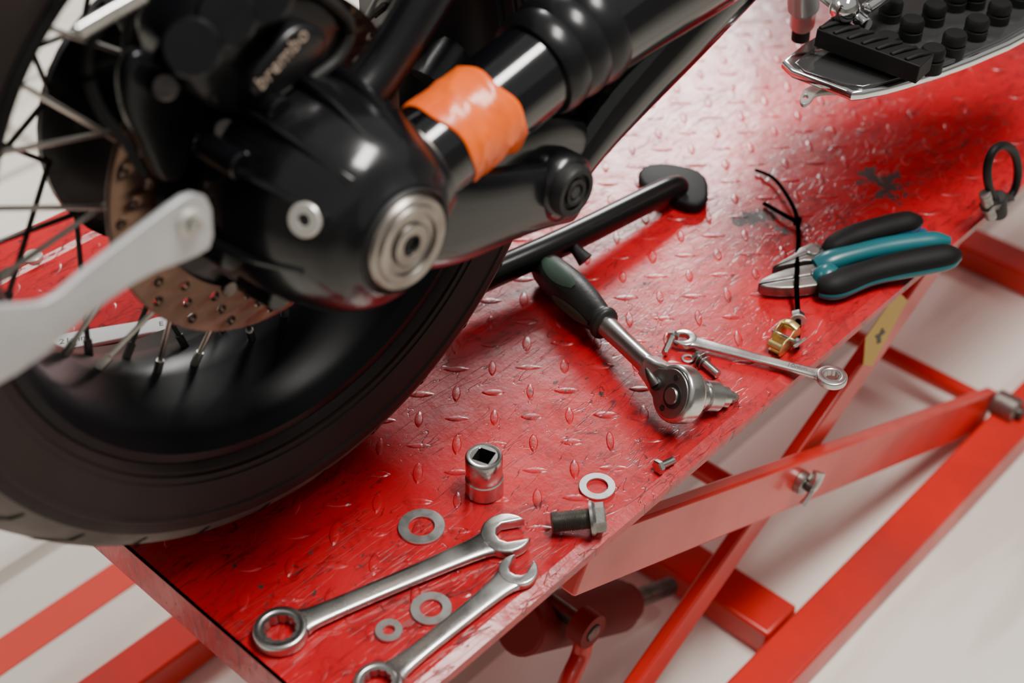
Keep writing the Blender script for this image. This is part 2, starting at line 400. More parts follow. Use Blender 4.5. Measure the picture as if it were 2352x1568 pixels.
for k in range(30):
    for sgn in (-1,1):
        o=len(gv); NN=16
        for i in range(NN+1):
            f=i/NN; a=2*math.pi*k/30+.22*f+(.1 if sgn>0 else 0)
            wv=sgn*(.014+.074*f)
            r=tr_r(wv)+.0006; wv+=sgn*.0005
            d=.0034*math.sin(math.pi*min(max(f,.02),.98))**.5+.0002
            for s_ in (-1,1):
                aa=a+s_*d/r
                gv.append(C+Vector((r*math.sin(aa),wv,-r*math.cos(aa))))
        for i in range(NN): gf.append((o+2*i,o+2*i+1,o+2*i+3,o+2*i+2))
GROOVE=mat('tread_groove',(.001,.001,.001),.9,0,0,.05)
tg.append(((gv,gf),GROOVE))
make('tire',tg,wheel,angle=28,label='black road tire with worn brownish sidewall and dusty tread')
SP=mat('spoke_steel',(.55,.53,.49),.3,1.)
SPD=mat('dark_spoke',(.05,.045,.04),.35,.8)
for k in range(13):
    for side,(wh,rh,ws) in enumerate(((-.044,.043,-.012),(.046,.096,.012))):
        a=2*math.pi*(k+.5*side)/13+.1
        for sg in (-1,1):
            ah=a+sg*(.95 if side==0 else .55); ar=a+sg*.09
            p1=C+Vector((rh*math.sin(ah),wh,-rh*math.cos(ah))); p2=C+Vector((.188*math.sin(ar),ws,-.188*math.cos(ar)))
            q=p2+(p1-p2).normalized()*.014
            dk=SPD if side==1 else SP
            make('spoke',[(cyl(p1,p2,.0020,8),dk),(cyl(q,p2,.0033,8),dk)],wheel)
DCc=P(.140,.2155,.3168)
hol=[]
for k in range(20):
    for i,r in enumerate((.098,.1075,.117)):
        a=2*math.pi*(k+i*.33)/20
        hol.append(circle(.0038,12,(r*math.cos(a),r*math.sin(a))))
disc=make('brake_disc',[(plate2d([circle(.125,96),circle(.090,72)]+hol,.005,frame(DCc,(1,0,0),(0,-1,0)),.0004,1),DISC),
   (plate2d([circle(.092,60),circle(.05,40)]+[circle(.013,16,(.072*math.cos(a),.072*math.sin(a))) for a in [k*math.pi/3+.3 for k in range(6)]],.006,frame(DCc+Vector((0,.004,0)),(1,0,0),(0,-1,0)),.0005,1),SATIN)]
   +[(cyl(DCc+Vector((.091*math.cos(a),-.005,.091*math.sin(a))),DCc+Vector((.091*math.cos(a),.005,.091*math.sin(a))),.006,12),DARKST) for a in [k*math.pi/3 for k in range(6)]],wheel,label='drilled coppery steel brake disc on black carrier')
# final drive housing
cc=Wp(940,560,.068)
def ax(w): return Vector((cc.x,w,cc.z))
B0=ax(0)
bell=[(0,.074),(.035,.074),(.037,.072),(.040,.074),(.042,.078),(.048,.081),(.055,.088),(.061,.098),(.067,.113),(.072,.132),(.0745,.155),(.0745,.178),(.070,.190),(.055,.197),(0,.2)]
drive_geo=[(lathe(bell,B0,Y,72),BELL)]
for a,w0_,w1_,r0,r1 in ((2.05,.09,.17,.058,.080),(2.5,.09,.17,.058,.080),(1.55,.10,.17,.062,.08),(3.2,.10,.18,.064,.082),(1.1,.1,.17,.062,.08)):
    d=Vector((math.cos(a),0,math.sin(a)))
    drive_geo.append((sweep([ax(w0_)+d*(r0-.006),ax((w0_+w1_)/2)+d*((r0+r1)/2+.0),ax(w1_)+d*(r1-.002)],.0035,.006,up=d,n=4,seg=10),BELL))
for a in (3.3,2.45,1.9,4.1,.2):
    d=Vector((math.cos(a),0,math.sin(a)))
    drive_geo.append((cyl(ax(.150)+d*.076,ax(.185)+d*.078,.0095,20),BELL))
tA=Wp(930,395,.125);tB=Wp(1240,148,.125)
dirT=(tB-tA).normalized()
drive_geo.append((sweep([ax(.135)+dirT*.02,tA-dirT*.02,tA+dirT*.006],[.060,.048,.040],[.060,.048,.040],up=(0,1,0),n=5,seg=48),BELL))
drive=make('final_drive_housing',drive_geo,bike,angle=40,label='satin black cast final drive housing')
cap=[(.0,.069),(.0065,.069),(.0075,.0655),(.014,.065),(.0148,.067),(.0205,.067),(.0212,.0648),(.0262,.0648),(.027,.067),(.031,.067),(.033,.070),(.0335,.076)]
CAPM=vary(mat('turned_steel',(.42,.39,.36),.3,1.),(.34,.31,.28),(.24,.21,.19),30,.4,.6,.3,.4)
make('hub_cap',[(lathe(cap,B0,Y,64),CAPM),(lathe([(0,.0684),(.0052,.0684),(.006,.0655)],B0,Y,6),INK),(lathe([(.0140,.0652),(.0144,.0645),(.0150,.0652)],B0,Y,64),INK),(lathe([(.0338,.072),(.0352,.0695),(.0366,.073)],B0,Y,64),INK)],drive,label='turned steel hub cap with concentric rings')
best=None
for i in range(400):
    w_=.07+.1*i/400; q=Wp(700,505,w_); r=math.hypot(q.x-cc.x,q.z-cc.z)
    for (r0,w0_),(r1,w1_) in zip(bell[4:],bell[5:]):
        if w0_<=w_<=w1_:
            rb=r0+(r1-r0)*(w_-w0_)/(w1_-w0_)
            if best is None or abs(r-rb)<best[0]:
                d=Vector((q.x-cc.x,0,q.z-cc.z)).normalized()
                nn=(d*(w1_-w0_)-Y*(r1-r0)).normalized(); best=(abs(r-rb),q,nn)
pl,nn=best[1],best[2]
make('filler_plug',[(lathe([(0,-.001),(.0035,-.001),(.0042,.0022),(.0098,.0022),(.0108,.001),(.0112,-.004)],pl,nn,28),WHITE),(lathe([(0,.0005),(.0035,.0005)],pl,nn,6),INK)],drive,label='pale zinc filler plug with hex socket')
make('shaft_tube',[(cyl(tA,tB,.0335,56,.03),GLOSS),(cyl(tA+dirT*.006,tA+dirT*.012,.0372,56,.1),DARKST)],bike,label='gloss black driveshaft tube')
prb=[];Lb=.060
for i in range(61):
    f=i/60; r=.0365+.0020*abs(math.sin(f*math.pi*3))**.9*1.0+f*.005
    prb.append((r,f*Lb))
tB0=tB-dirT*.008
make('rubber_bellows',[(lathe([(0.03,-.001)]+prb+[(.03,Lb)],tB0,dirT,64),SATIN)],bike)
tC=tB0+dirT*(Lb-.006); tD=Wp(1690,-190,.125)
make('swingarm',[(sweep([tC,tC+(tD-tC)*.25,tC+(tD-tC)*.6,tD],[.041,.045,.050,.055],[.041,.044,.050,.056],up=(0,1,0),n=5,seg=48),GLOSS),
   (sweep([Wp(1275,425,.128),Wp(1330,325,.13),Wp(1415,210,.13),Wp(1545,65,.13),Wp(1700,-100,.13)],[.018,.022,.030,.036,.040],[.018,.024,.028,.03,.03],up=(0,1,0),n=5,seg=36),GLOSS),
   (poly_w(rnd([(1000,440),(1100,360),(1250,210),(1400,70),(1620,-120),(1720,-120),(1560,90),(1440,215),(1360,320),(1300,430),(1150,470)],2),.140,.018,.006),GLOSS)],bike,label='gloss black single-sided swingarm casting')
make('swingarm_lug',[(sweep([Wp(965,500,.110),Wp(1050,495,.108),Wp(1150,472,.106),Wp(1240,450,.106),Wp(1312,438,.106)],[.038,.036,.031,.027,.025],[.018,.017,.015,.014,.014],up=(0,1,0),n=5,seg=32,power=.8),BELL),
    (cyl(Wp(1318,440,.086),Wp(1318,440,.086)+Y*.045,.0265,40,.25),BELL),
    (sweep([Wp(1040,390,.116),Wp(1130,365,.118),Wp(1230,335,.12),Wp(1310,330,.125)],[.024,.026,.026,.022],[.014,.013,.013,.013],up=(0,1,0),n=4,seg=20),BELL)],bike,angle=50)
bb=Wp(1318,440,.083)
make('pivot_bolt',[(lathe([(0,.0),(.006,.0),(.007,-.003),(.010,-.003),(.0105,0),(.014,0),(.0145,-.003),(.0185,-.003),(.020,0),(.020,.012)],bb,Y,40),RUBBER),
   (lathe([(0,-.002),(.0052,-.002),(.0055,.001)],bb,Y,6),INK)],bike,label='black pivot bolt in rubber bushing')
make('strut',[(sweep([Wp(790,260,.17),Wp(880,150,.17),Wp(1010,-60,.17)],[.020,.017,.017],n=4,up=(0,1,0)),SATIN)],bike)
make('strut',[(sweep([Wp(1000,200,.24),Wp(1080,80,.24),Wp(1200,-90,.24)],.024,up=(0,1,0)),SATIN)],bike)
# caliper
cal=rnd([(350,60),(430,-40),(640,-80),(760,-20),(740,90),(640,230),(520,260),(420,215),(370,150)],2)
caliper=make('brake_caliper',[(poly_w(cal,.20,.055,.012),SATIN),(poly_w(rnd([(560,150),(660,40),(740,60),(720,130),(620,230),(560,220)]),.168,.02,.006),SATIN),
   (cyl(Wp(440,110,.165),Wp(440,110,.20),.018),SATIN),(cyl(Wp(520,40,.165),Wp(520,40,.20),.018),SATIN),
   (cyl(Wp(600,-20,.16),Wp(600,-20,.20),.02),SATIN),
   (cyl(Wp(520,300,.18),Wp(520,300,.2),.008),DARKST),(cyl(Wp(380,200,.18),Wp(380,200,.2),.008),DARKST)],bike,label='black multi-piston brake caliper')
t0=Wp(600,210,.1565);t1=Wp(700,95,.1565)
make('caliper_lettering',[(text_geo('brembo',.0145,frame(t0,t1-t0,(0,-1,0)),.0004),BEIGE)],caliper,label='beige raised lettering')
make('caliper_bracket',[(poly_w(rnd([(420,200),(560,240),(640,330),(600,400),(520,420),(470,330),(400,280)]),.205,.014,.004),SATIN),
   (poly_w(rnd([(270,170),(300,100),(400,140),(450,260),(420,400),(360,420),(320,330),(280,260)]),.203,.012,.004),SATIN)],bike)
make('brake_hose',[(sweep([Wp(x,y,.19) for x,y in ((330,-60),(230,60),(200,150),(230,250),(290,330),(330,400))],.0032,n=6,seg=10),MATTE)],bike)
make('brake_hose',[(sweep([Wp(x,y,.24) for x,y in ((330,-40),(300,100),(320,200),(390,300),(400,420))],.006,n=6,seg=12),RUBBER)],bike)
make('sensor_cable',[(sweep([Wp(x,y,.17) for x,y in ((700,-40),(800,50),(780,130),(700,200),(600,330))],.004,n=6,seg=10),RUBBER)],bike)
make('hose_clip',[(sweep([Wp(180,75,.18),Wp(240,40,.18),Wp(330,-10,.18)],.003,.005,n=3),STEEL)],bike,label='silver clip')
br=rnd([(370,482),(430,440),(478,452),(486,560),(440,588),(330,628),(200,715),(70,835),(-90,920),(-90,700),(30,700),(110,690),(210,605)],1)
bracket=make('rear_bracket',[(poly_w(br,.10,.005,.0008),ALU)],bike,label='light grey flat aluminium bracket')
bp_=Wp(437,512,.097)
make('bolt',[(cyl(bp_+Vector((0,.004,0)),bp_+Vector((0,-.002,0)),.0085),WHITE),(cyl(bp_+Vector((0,-.001,0)),bp_+Vector((0,-.006,0)),.005,6,.1),DULL),(cyl(bp_,bp_+Vector((0,.02,0)),.005),DULL)],bracket)
# side stand
s1=Zp(1120,632,.03);s2=Zp(1300,552,.03);s3=Zp(1525,440,.022)
foot=rnd([(1462,408),(1480,386),(1530,382),(1600,396),(1626,420),(1626,466),(1606,480),(1575,478),(1530,458),(1478,436)],1)
make('side_stand',[(sweep([s1+(s1-s2)*.4,s1,s2,s3,Zp(1565,430,.016)],[.0145,.0145,.014,.0135,.010],n=4),STANDB),
    (poly_z(foot,.008,.012,.004),MATTE),
    (sweep([Zp(1300,545,.03),Zp(1325,575,.026),Zp(1345,598,.02)],[.006,.006,.0085],n=3,seg=12),RUBBER)],bike,label='black folding side stand with wide foot pad')
# footboard
fz=.20
fb=rnd([(1785,158),(1830,118),(1890,80),(1925,0),(1990,-80),(2560,-120),(2480,10),(2352,95),(2200,160),(2060,205),(1960,226),(1935,214)],1)
fboard=make('footboard',[(poly_z(fb,fz,.010,.0035),CHROME),(poly_z(rnd([(1815,155),(1860,118),(1905,90),(1950,10),(2000,-60),(2500,-100),(2440,0),(2330,82),(2180,145),(2040,188),(1965,205)],1),fz+.006,.003,.001),mat('chrome_dark_reflection',(.03,.03,.03),.07,0,1.,.9))],bike,label='polished chrome passenger footboard')  # inset carries the chrome's dark reflection as a black colour
for x,y in ((2098,42),(2040,80),(2146,108),(2196,75),(2248,40),(2150,8),(2050,0),(2300,5),(2245,-30),(2350,-35),(2200,-25)):
    p=Zp(x,y,fz+.028)
    make('rubber_stud',[(lathe([(.0112,-.024),(.0112,-.012),(.0095,-.011),(.0112,-.009),(.0112,-.003),(.0095,0),(0,.0005)],p,UP,28),MATTE)],fboard)
pb=[Zp(1890,72,fz+.026),Zp(2125,158,fz+.022)]
pd=(pb[1]-pb[0]).normalized();sd=UP.cross(pd)
gp=[(bar(pb[0],pb[1],.030,.018),MATTE)]
for i in range(7):
    q=pb[0]+(pb[1]-pb[0])*((i+.6)/7.2)
    gp.append((sweep([q-sd*.013+UP*.009-pd*.006,q+UP*.0105,q+sd*.013+UP*.009+pd*.006],.0026,seg=8),MATTE))
make('pedal_rubber',gp,fboard,bevel=.003,label='black ribbed rubber pedal pad')
make('linkage_joint',[(cyl(Zp(1845,-40,fz+.06),Zp(1845,20,fz+.03),.015),GREYZ),(cyl(Zp(1845,15,fz+.03),Zp(1842,52,fz+.0),.0125),GREYZ),(cyl(Zp(1842,50,fz),Zp(1838,92,fz-.02),.009),MATTE),
  (cyl(Zp(1860,-40,fz+.04),Zp(1990,60,fz+.03),.008),CHROME),(cyl(Zp(1990,20,fz+.04),Zp(2080,-40,fz+.05),.006),CHROME),(sphere(Zp(1940,20,fz+.045),.014),CHROME)],fboard,label='silver linkage joint with black rubber tip')
make('lug',[(poly_z(rnd([(1835,232),(1850,200),(1930,195),(1960,215),(1875,215),(1858,240),(1842,244)],2),fz-.012,.004,.001,[circle(6,10,(1850,226))]),GREYZ)],fboard)
make('rear_frame_plate',[(poly_w(rnd([(1060,-60),(1130,20),(1180,20),(1230,-70)],1),.24,.03,.004),SATIN)],bike)
eo=rnd([(1.02,.27),(1.10,.20),(1.45,.17),(1.66,.26),(1.72,.60),(1.55,.80),(1.15,.82),(1.0,.60)],2)  # unseen engine, added to block glare and darken the deck's reflection
eng=[(plate2d([eo],.30,frame(P(0,.30,0),(1,0,0),(0,-1,0)),.03,3),SATIN)]
for s_,w_ in ((-1,.16),(1,.44)):
    for k in range(6):
        eng.append((cyl(P(1.42,w_+s_*.014*k,.42),P(1.42,w_+s_*(.014*k+.005),.42),.085,32,.05),SATIN))
    eng.append((cyl(P(1.42,w_,.42),P(1.42,w_+s_*.11,.42),.065,32,.1),SATIN))
make('engine',eng,bike,label='black engine block with finned cylinders, added out of view to dim the deck glare')

# ------------------------------------------------------------ tape
tv=[];tf=[]
NU,NV=60,20
side=Vector((0,-1,0)); upn=dirT.cross(side)
if upn.z<0: upn=-upn
sC=(Wp(1062,298,.125)-tA).dot(dirT)
for j in range(NV+1):
    f=j/NV
    aend=-70-8*math.sin(j*.9)-5*math.sin(j*2.3+1)+(-34 if f<.45 else 0)*(1-f/.45 if f<.45 else 0)
    for i in range(NU+1):
        u=i/NU
        a=math.radians(135+(aend-135)*u)
        e1=.0018*math.sin(u*9+f*2)+.0011*math.sin(u*23+2)
        s=sC+(f-.5)*.051+e1*(f-.5)*2+.008*(u-.5)
        r=.0342+.0011*max(0,math.sin(u*22+f*6))**3*math.sin(math.pi*f)+.0008*max(0,math.sin(f*12+u*9))**2
        if u>.84: r+=.007*(u-.84)/.16*(.5+.5*math.cos(f*5))
        tv.append(tA+dirT*s+(side*math.cos(a)+upn*math.sin(a))*r)
for j in range(NV):
    for i in range(NU):
        o=j*(NU+1)+i; tf.append((o,o+1,o+NU+2,o+NU+1))
tape=make('adhesive_tape',[((tv,tf),ORANGE)],label='torn orange tape wrapped around the gloss black tube',category='tape',angle=60)
so=tape.modifiers.new('thick','SOLIDIFY'); so.thickness=.0004

# ------------------------------------------------------------ tools
def wrench(name,pr,po,R,rin,hr,jaw,t,sw,jang,label,text=None,pts12=12,z=0.0,ts=.006,tpos=.65,flip=False):
    pr=Vector(pr);po=Vector(po); zc=t/2+z
    e=thing(name,(pr+po)/2,label,'wrench')
    x=(po-pr); L=x.length; fm=frame(pr+UP*zc,x,UP)
    geos=[(plate2d([circle(R,48),circle(rin*1.12,40)],t,fm,t*.22,3),STEEL),
          (plate2d([circle(rin*1.14,40),star(rin,rin*.88,pts12)],t*.8,fm,0),DULL)]
    ux=lambda a: fm@Vector((a,0,0))
    K=[R*.85,R*1.4,L*.35,L*.6,L-hr*1.5,L-hr*.7]
    W=[sw*1.3,sw*1.0,sw*.88,sw*.92,sw*1.08,sw*1.4]; H=[t*.42,t*.36,t*.33,t*.33,t*.36,t*.42]
    geos.append((sweep([ux(k) for k in K],W,H,n=5,seg=20,power=.6),STEEL))
    d=math.radians(jang); h=jaw/2
    al=math.asin(min(.95,h/hr))+.10
    o=circle(hr,28,(0,0),d+al,d+2*math.pi-al,True)
    c,s_=math.cos(d),math.sin(d)
    R2=lambda x_,y_:(x_*c-y_*s_,x_*s_+y_*c)
    o+= [R2(hr*.86,-h),R2(-hr*.05,-h),R2(-hr*.30,-h*.62),R2(-hr*.38,0),R2(-hr*.30,h*.62),R2(-hr*.05,h),R2(hr*.86,h)]
    o=[(a*1.0+L,b) for a,b in o]
    geos.append((plate2d([o],t*.86,fm,t*.16,3),STEEL))
    make('body',geos,e,angle=40)
    if text:
        tf_=frame(ux(L*tpos)+UP*(t*.345),(-x if flip else x),UP)
        tf_=tf_@Matrix.Translation((0,-ts*.35,0))
        make('size_mark',[(text_geo(text,ts,tf_,.00015),GREYINK)],e,label='engraved size lettering')
    return e
wrench('combination_wrench',Zp(645,1450,.0055),Zp(1162,1232,.005),.0205,.0125,.0205,.020,.011,.0095,-16,'steel ratcheting combination wrench lying beside washers',z=-.0055+.0004)
wrench('combination_wrench',Zp(868,1572,.005),Zp(1190,1314,.005),.0180,.011,.0155,.0145,.009,.0086,22,'smaller steel combination wrench at the platform edge',z=-.005+.0008)
wrench('combination_wrench',Zp(1910,868,.006),Zp(1572,784,.004),.0138,.0068,.0112,.0105,.007,.0060,14,'small chrome ratcheting wrench marked 10mm overhanging the edge','10mm',z=-.003,ts=.0075,tpos=.30,flip=True)
pw1=Zp(105,795,.004);pw2=Zp(400,742,.004)
e=thing('combination_wrench',(pw1+pw2)/2,'large silver wrench marked 21mm lying behind the wheel','wrench')
xx=pw2-pw1; fm=frame(pw1,xx,UP); Lx=xx.length
make('body',[(plate2d([[(-.02,-.013),(Lx*.8,-.010),(Lx,-.013),(Lx+.02,-.02),(Lx+.045,-.012),(Lx+.03,0),(Lx+.045,.012),(Lx+.02,.02),(Lx,.013),(Lx*.8,.010),(-.02,.013)]],.005,fm,.0015),LIGHTST)],e)
make('size_mark',[(text_geo('21mm',.011,fm@Matrix.Translation((.012,-.004,.0026)),.0001),GREYINK)],e,label='engraved size lettering')
make('letter_mark',[(text_geo('E',.0095,fm@Matrix.Translation((Lx*.88,-.0035,.0026)),.0001),GREYINK)],e)
WSH=vary(mat('washer_zinc',(.55,.54,.52),.32,1.),(.66,.65,.63),(.48,.47,.46),80,.35,.7,.28,.42)
def washer(px,py,ro,ri,lab,t=.0024,m=WSH):
    p=Zp(px,py,t)
    b=.0003
    return make('washer',[(lathe([(ri+b,-t+.0002),(ro-b,-t+.0002),(ro,-t+b),(ro,-b),(ro-b,0),(ri+b,0),(ri,-b),(ri,-t+b)],p,UP,48,True),m)],label=lab,category='washer',group='steel washers on the platform',angle=30)
washer(968,1207,.0190,.0105,'large flat steel washer beside the wrench')
washer(1372,1115,.0152,.0088,'flat steel washer beside the thick bolt')
washer(990,1395,.0158,.0085,'flat steel washer between the two wrenches')
washer(893,1445,.0104,.0045,'small thick steel washer by the wrench ring',.0032)
sp_=Zp(1113,1127)
def socket_geo(base,A,R,H,sq,seg=64):
    A=Vector(A).normalized()
    pr_=[(R*.78,.0004),(R-.001,.0004),(R,.0015),(R,H*.40),(R-.0009,H*.42),(R-.0009,H*.50),(R*.97,H*.52),(R*.97,H-.0015),(R*.97-.0012,H),(sq*1.25,H),(sq*1.05,H-.001)]
    g=[(lathe(pr_,base,A,seg),STEEL)]
    fm=frame(base+A*H,(.95,.3,0),A)
    s=sq*.78; V=[]
    for zz in (-.0008,-H*.55):
        for a,b in ((-s,-s),(s,-s),(s,s),(-s,s)): V.append(fm@Vector((a,b,zz)))
    g.append(((V,[(0,1,5,4),(1,2,6,5),(2,3,7,6),(3,0,4,7),(4,5,6,7)]),INK))
    g.append((plate2d([circle(sq*1.3,32),[(-s,-s),(s,-s),(s,s),(-s,s)]],.0008,fm@Matrix.Translation((0,0,-.0008)),0),DULL))
    return g
make('socket',socket_geo(sp_,UP,.0158,.041,.0095),label='steel drive socket standing upright on the platform',category='socket',angle=40)
def bolt_geo(ph,d,hr,hh,r,L,m=STEEL,pitch=.0015,flange=False,plain=0):
    d=Vector(d).normalized(); c=hr*.1
    g=[(lathe([(0,0),(hr*.78,0),(hr,c),(hr,hh),(0,hh)],ph,d,6),m)]
    if flange: g.append((lathe([(0,hh*.7),(hr*.95,hh*.75),(hr*1.15,hh),(hr*1.15,hh*1.2),(0,hh*1.2)],ph,d,28),m))
    pr_=[(r*.9,hh*.9),(r*.9,hh+plain)]
    n=int((L-plain)/pitch)
    for i in range(n):
        a=hh+plain+i*pitch; pr_+=[(r*.84,a),(r,a+pitch*.5)]
    pr_+=[(r*.8,hh+L),(0,hh+L)]
    g.append((lathe(pr_,ph,d,24),m)); return g
p1=Zp(1392,1186,.0150);p2=Zp(1262,1200,.0095)
make('hex_bolt',bolt_geo(p1,p2-p1,.0122,.0105,.0090,.0335,JAWM,flange=True),label='thick flanged hex bolt lying near the platform edge',category='bolt',angle=25)
p1=Zp(1508,1074,.006);p2=Zp(1556,1052,.0035)
make('hex_bolt',bolt_geo(p1,p2-p1,.0066,.004,.0033,.0155,STEEL,.0009),label='small hex bolt lying by the platform edge',category='bolt',angle=25)
p1=Zp(1547,768,.0055);p2=Zp(1520,825,.004)
make('screw',bolt_geo(p1,p2-p1,.0062,.004,.0033,.024,STEEL,.0009),label='slim steel screw between ratchet and wrench',category='screw',angle=25)
p1=Zp(1598,815,.0065);p2=Zp(1652,862,.0045)
dd=(p2-p1).normalized()
make('screw',bolt_geo(p1,p2-p1,.0060,.004,.0038,.027,STEEL,.001)+[(lathe([(.0035,0),(.0085,0),(.0085,.0012),(.0035,.0012)],p1+dd*.008,dd,28,True),DULL),(lathe([(.0035,0),(.007,0),(.007,.0012),(.0035,.0012)],p1+dd*.012,dd,28,True),DULL)],label='threaded screw with washers on its shank',category='screw',angle=25)
washer(1580,822,.0060,.0035,'tiny spring washer beside the screw',.0016)

# ratchet
HR=.0255
hb=Zp(1243,606,.0175);hc=Zp(1560,905,.0320)
H=(hc-hb); Lr=H.length; Hn=H.normalized()
camr=R3@Vector((1,0,0)); camf=Vector((.732,.681,0))
D=(camr*.857+camf*.42-UP*.46); D=(D-D.dot(Hn)*Hn).normalized()
fm=frame(hc,Hn,-D); Nf=-D
rt=thing('ratchet_wrench',Vector((hc.x,hc.y,T)),'steel ratchet with black and green grip lying on its side','ratchet')
X=lambda a,b=0,c=0: fm@Vector((a,b,c))
ho=circle(HR,40,(0,0),math.radians(-140),math.radians(140),True)+[(-.034,.0120),(-.048,.0095),(-.048,-.0095),(-.034,-.0120)]
make('head',[(plate2d([ho],.020,fm,.0045,5),STEEL),(plate2d([circle(.0215,40,(0,0),math.radians(-135),math.radians(135),True)+[(-.025,.010),(-.031,0),(-.025,-.010)]],.003,fm@Matrix.Translation((0,0,.0095)),.0008),JAWM)],rt,angle=45)
make('direction_lever',[(lathe([(0,.001),(.0055,.001),(.006,0),(.006,-.003)],X(-.019,-.002,.0125),Nf,24),INK),
   (sweep([X(-.018,-.002,.0130),X(-.024,.003,.0175),X(-.030,.006,.019)],[.0048,.0036,.0012],n=3,seg=12),DARKST)],rt)
make('release_button',[(lathe([(0,.0028),(.0070,.0028),(.0076,.0018),(.0076,0)],X(.004,0,.0108),Nf,32),DULL),
   (lathe([(.0076,0),(.0076,.0008),(.0110,.0008),(.0110,0)],X(.004,0,.0108),Nf,32,True),INK)]
   +[(lathe([(0,.0006),(.0028,.0006),(.0028,0)],X(.003+.0158*math.cos(a),.0158*math.sin(a),.0108),Nf,16),INK) for a in (math.radians(105),math.radians(-105))],rt,label='round steel release button')
ks=[-.036,-.055,-.085,-.105,-.125]
make('shaft',[(sweep([X(k) for k in ks],[.0110,.0092,.0090,.0095,.010],[.0090,.0085,.0085,.009,.0095],up=-D,n=5,seg=20,power=.75),STEEL)],rt)
g0=-.116;g1=-Lr-.004
ln=g1-g0
gr=[(0,.0110),(.02,.0155),(.06,.0160),(.09,.0138),(.16,.0155),(.3,.0182),(.5,.0200),(.7,.0192),(.85,.0172),(.94,.0148),(.99,.009),(1.0,.003)]
GRIP=vary(mat('grip_rubber',(.03,.03,.03),.5),(.012,.013,.012),(.022,.024,.022),25,.4,.6,.42,.6,.2,300)
make('grip',[(sweep([X(g0+ln*k) for k,_ in gr],[r*1.0 for _,r in gr],[r*.85 for _,r in gr],up=-D,n=4,seg=28),GRIP)],rt,label='black rubber grip')
upl=(R3@Vector((0,0,1))-Hn*(R3@Vector((0,0,1))).dot(Hn)).normalized()
iv=[];ifc=[]
sdv=Hn.cross(upl).normalized()
def inlay(ka,kb,wd,ang):
    o=len(iv);nn_=14;mm=6
    nrm=(upl*math.cos(ang)+sdv*math.sin(ang)); tn=Hn.cross(nrm)
    zf=(-D)
    for i in range(nn_+1):
        f=i/nn_;k=ka+(kb-ka)*f
        for q in range(len(gr)-1):
            if gr[q][0]<=k<=gr[q+1][0]:
                rr=gr[q][1]+(gr[q+1][1]-gr[q][1])*(k-gr[q][0])/(gr[q+1][0]-gr[q][0])
        w_=wd*math.sin(math.pi*min(max(f,.03),.97))**.5
        for j in range(mm+1):
            y=w_*(2*j/mm-1)
            v=nrm*math.sqrt(max(rr*rr-y*y,0))+tn*y
            cz=v.dot(zf); v=v-zf*cz*.15
            v=v*(1+.0009/rr)
            iv.append(X(g0+ln*k)+v)
    for i in range(nn_):
        for j in range(mm):
            a=o+i*(mm+1)+j; ifc.append((a,a+1,a+mm+2,a+mm+1))
inlay(.40,.86,.0095,-.15)
inlay(.10,.55,.0060,1.0)
make('grip_inlay',[((iv,ifc),GREEN)],rt,label='dark green grip inlay')
s0=hc+D*.009
def lth(prf,base,m,seg=40): return (lathe(prf,base,D,seg),m)
make('bit_socket',[lth([(0,0),(.0130,0),(.0138,.001),(.0138,.014),(.0115,.015),(.0115,.019),(.0136,.020),(.0136,.034),(.0128,.035),(.0098,.036),(.0098,.046),(.0090,.047),(0,.047)],s0,STEEL)],rt,label='polished chrome bit socket')
make('torx_bit',[(lathe([(.0052,.046),(.0052,.058),(.0038,.061),(0,.061)],s0,D,6),STEEL),(lathe([(.0034,.046),(.0060,.048),(.0060,.054),(0,.055)],s0,D,12),DULL)],rt)

# pliers
def pliers(name,label,jaw_tip,piv,handles,z,blade):
    e=thing(name,Zp(*piv,0),label,'pliers')
    a=Zp(*jaw_tip,z);b=Zp(*piv,z);x=(b-a);L=x.length;fm=frame(b,-x,UP)
    if blade: up_=[(L,.0012),(L*.92,.006),(L*.7,.0115),(L*.4,.0155),(L*.1,.0165),(-.008,.016),(-.020,.010),(-.020,0),(0,.0004)]
    else: up_=[(L,.0008),(L*.6,.005),(L*.3,.007),(.006,.012),(-.008,.013),(-.016,.008),(-.016,0),(0,.0004)]
    lo_=[(p,-q) for p,q in up_]
    make('jaw',[(plate2d([up_],.012,fm,.0018),JAWM)],e); make('jaw',[(plate2d([lo_],.012,fm,.0018),JAWM)],e)
    make('pivot',[(cyl(fm@Vector((-.002,0,0)),fm@Vector((-.002,0,.0085)),.0068),DULL)],e)
    for h,mm,r,extra in handles:
        pts=[Zp(px,py,zz) for px,py,zz,_ in h]; rs=[r*k for *_,k in h]
        gs=[(sweep(pts,rs,[q*.8 for q in rs],n=6,seg=20),mm)]
        if extra: gs.append((sweep([p-UP*rs[i]*.28 for i,p in enumerate(pts)],[q*1.05 for q in rs],[q*.6 for q in rs],n=6,seg=20),extra))
        make('handle',gs,e)
    return e
pliers('side_cutters','diagonal cutters with teal and black handles at the platform edge',(1742,662),(1872,640),
  [([(1872,612,.012,.8),(1905,600,.015,1.15),(1960,584,.018,1.0),(2030,568,.018,1.05),(2100,557,.018,1.05),(2150,552,.018,.95),(2183,553,.018,.45)],TEAL,.0108,None),
   ([(1882,655,.012,.95),(1915,652,.014,1.25),(1985,628,.015,1.1),(2050,611,.015,1.15),(2120,597,.015,1.2),(2175,587,.015,1.1),(2203,582,.015,.5)],MATTE,.0122,TEAL),
   ([(1878,630,.012,.9),(1900,634,.015,1.35),(1925,640,.0155,.9)],TEAL,.0112,None)],.009,True)
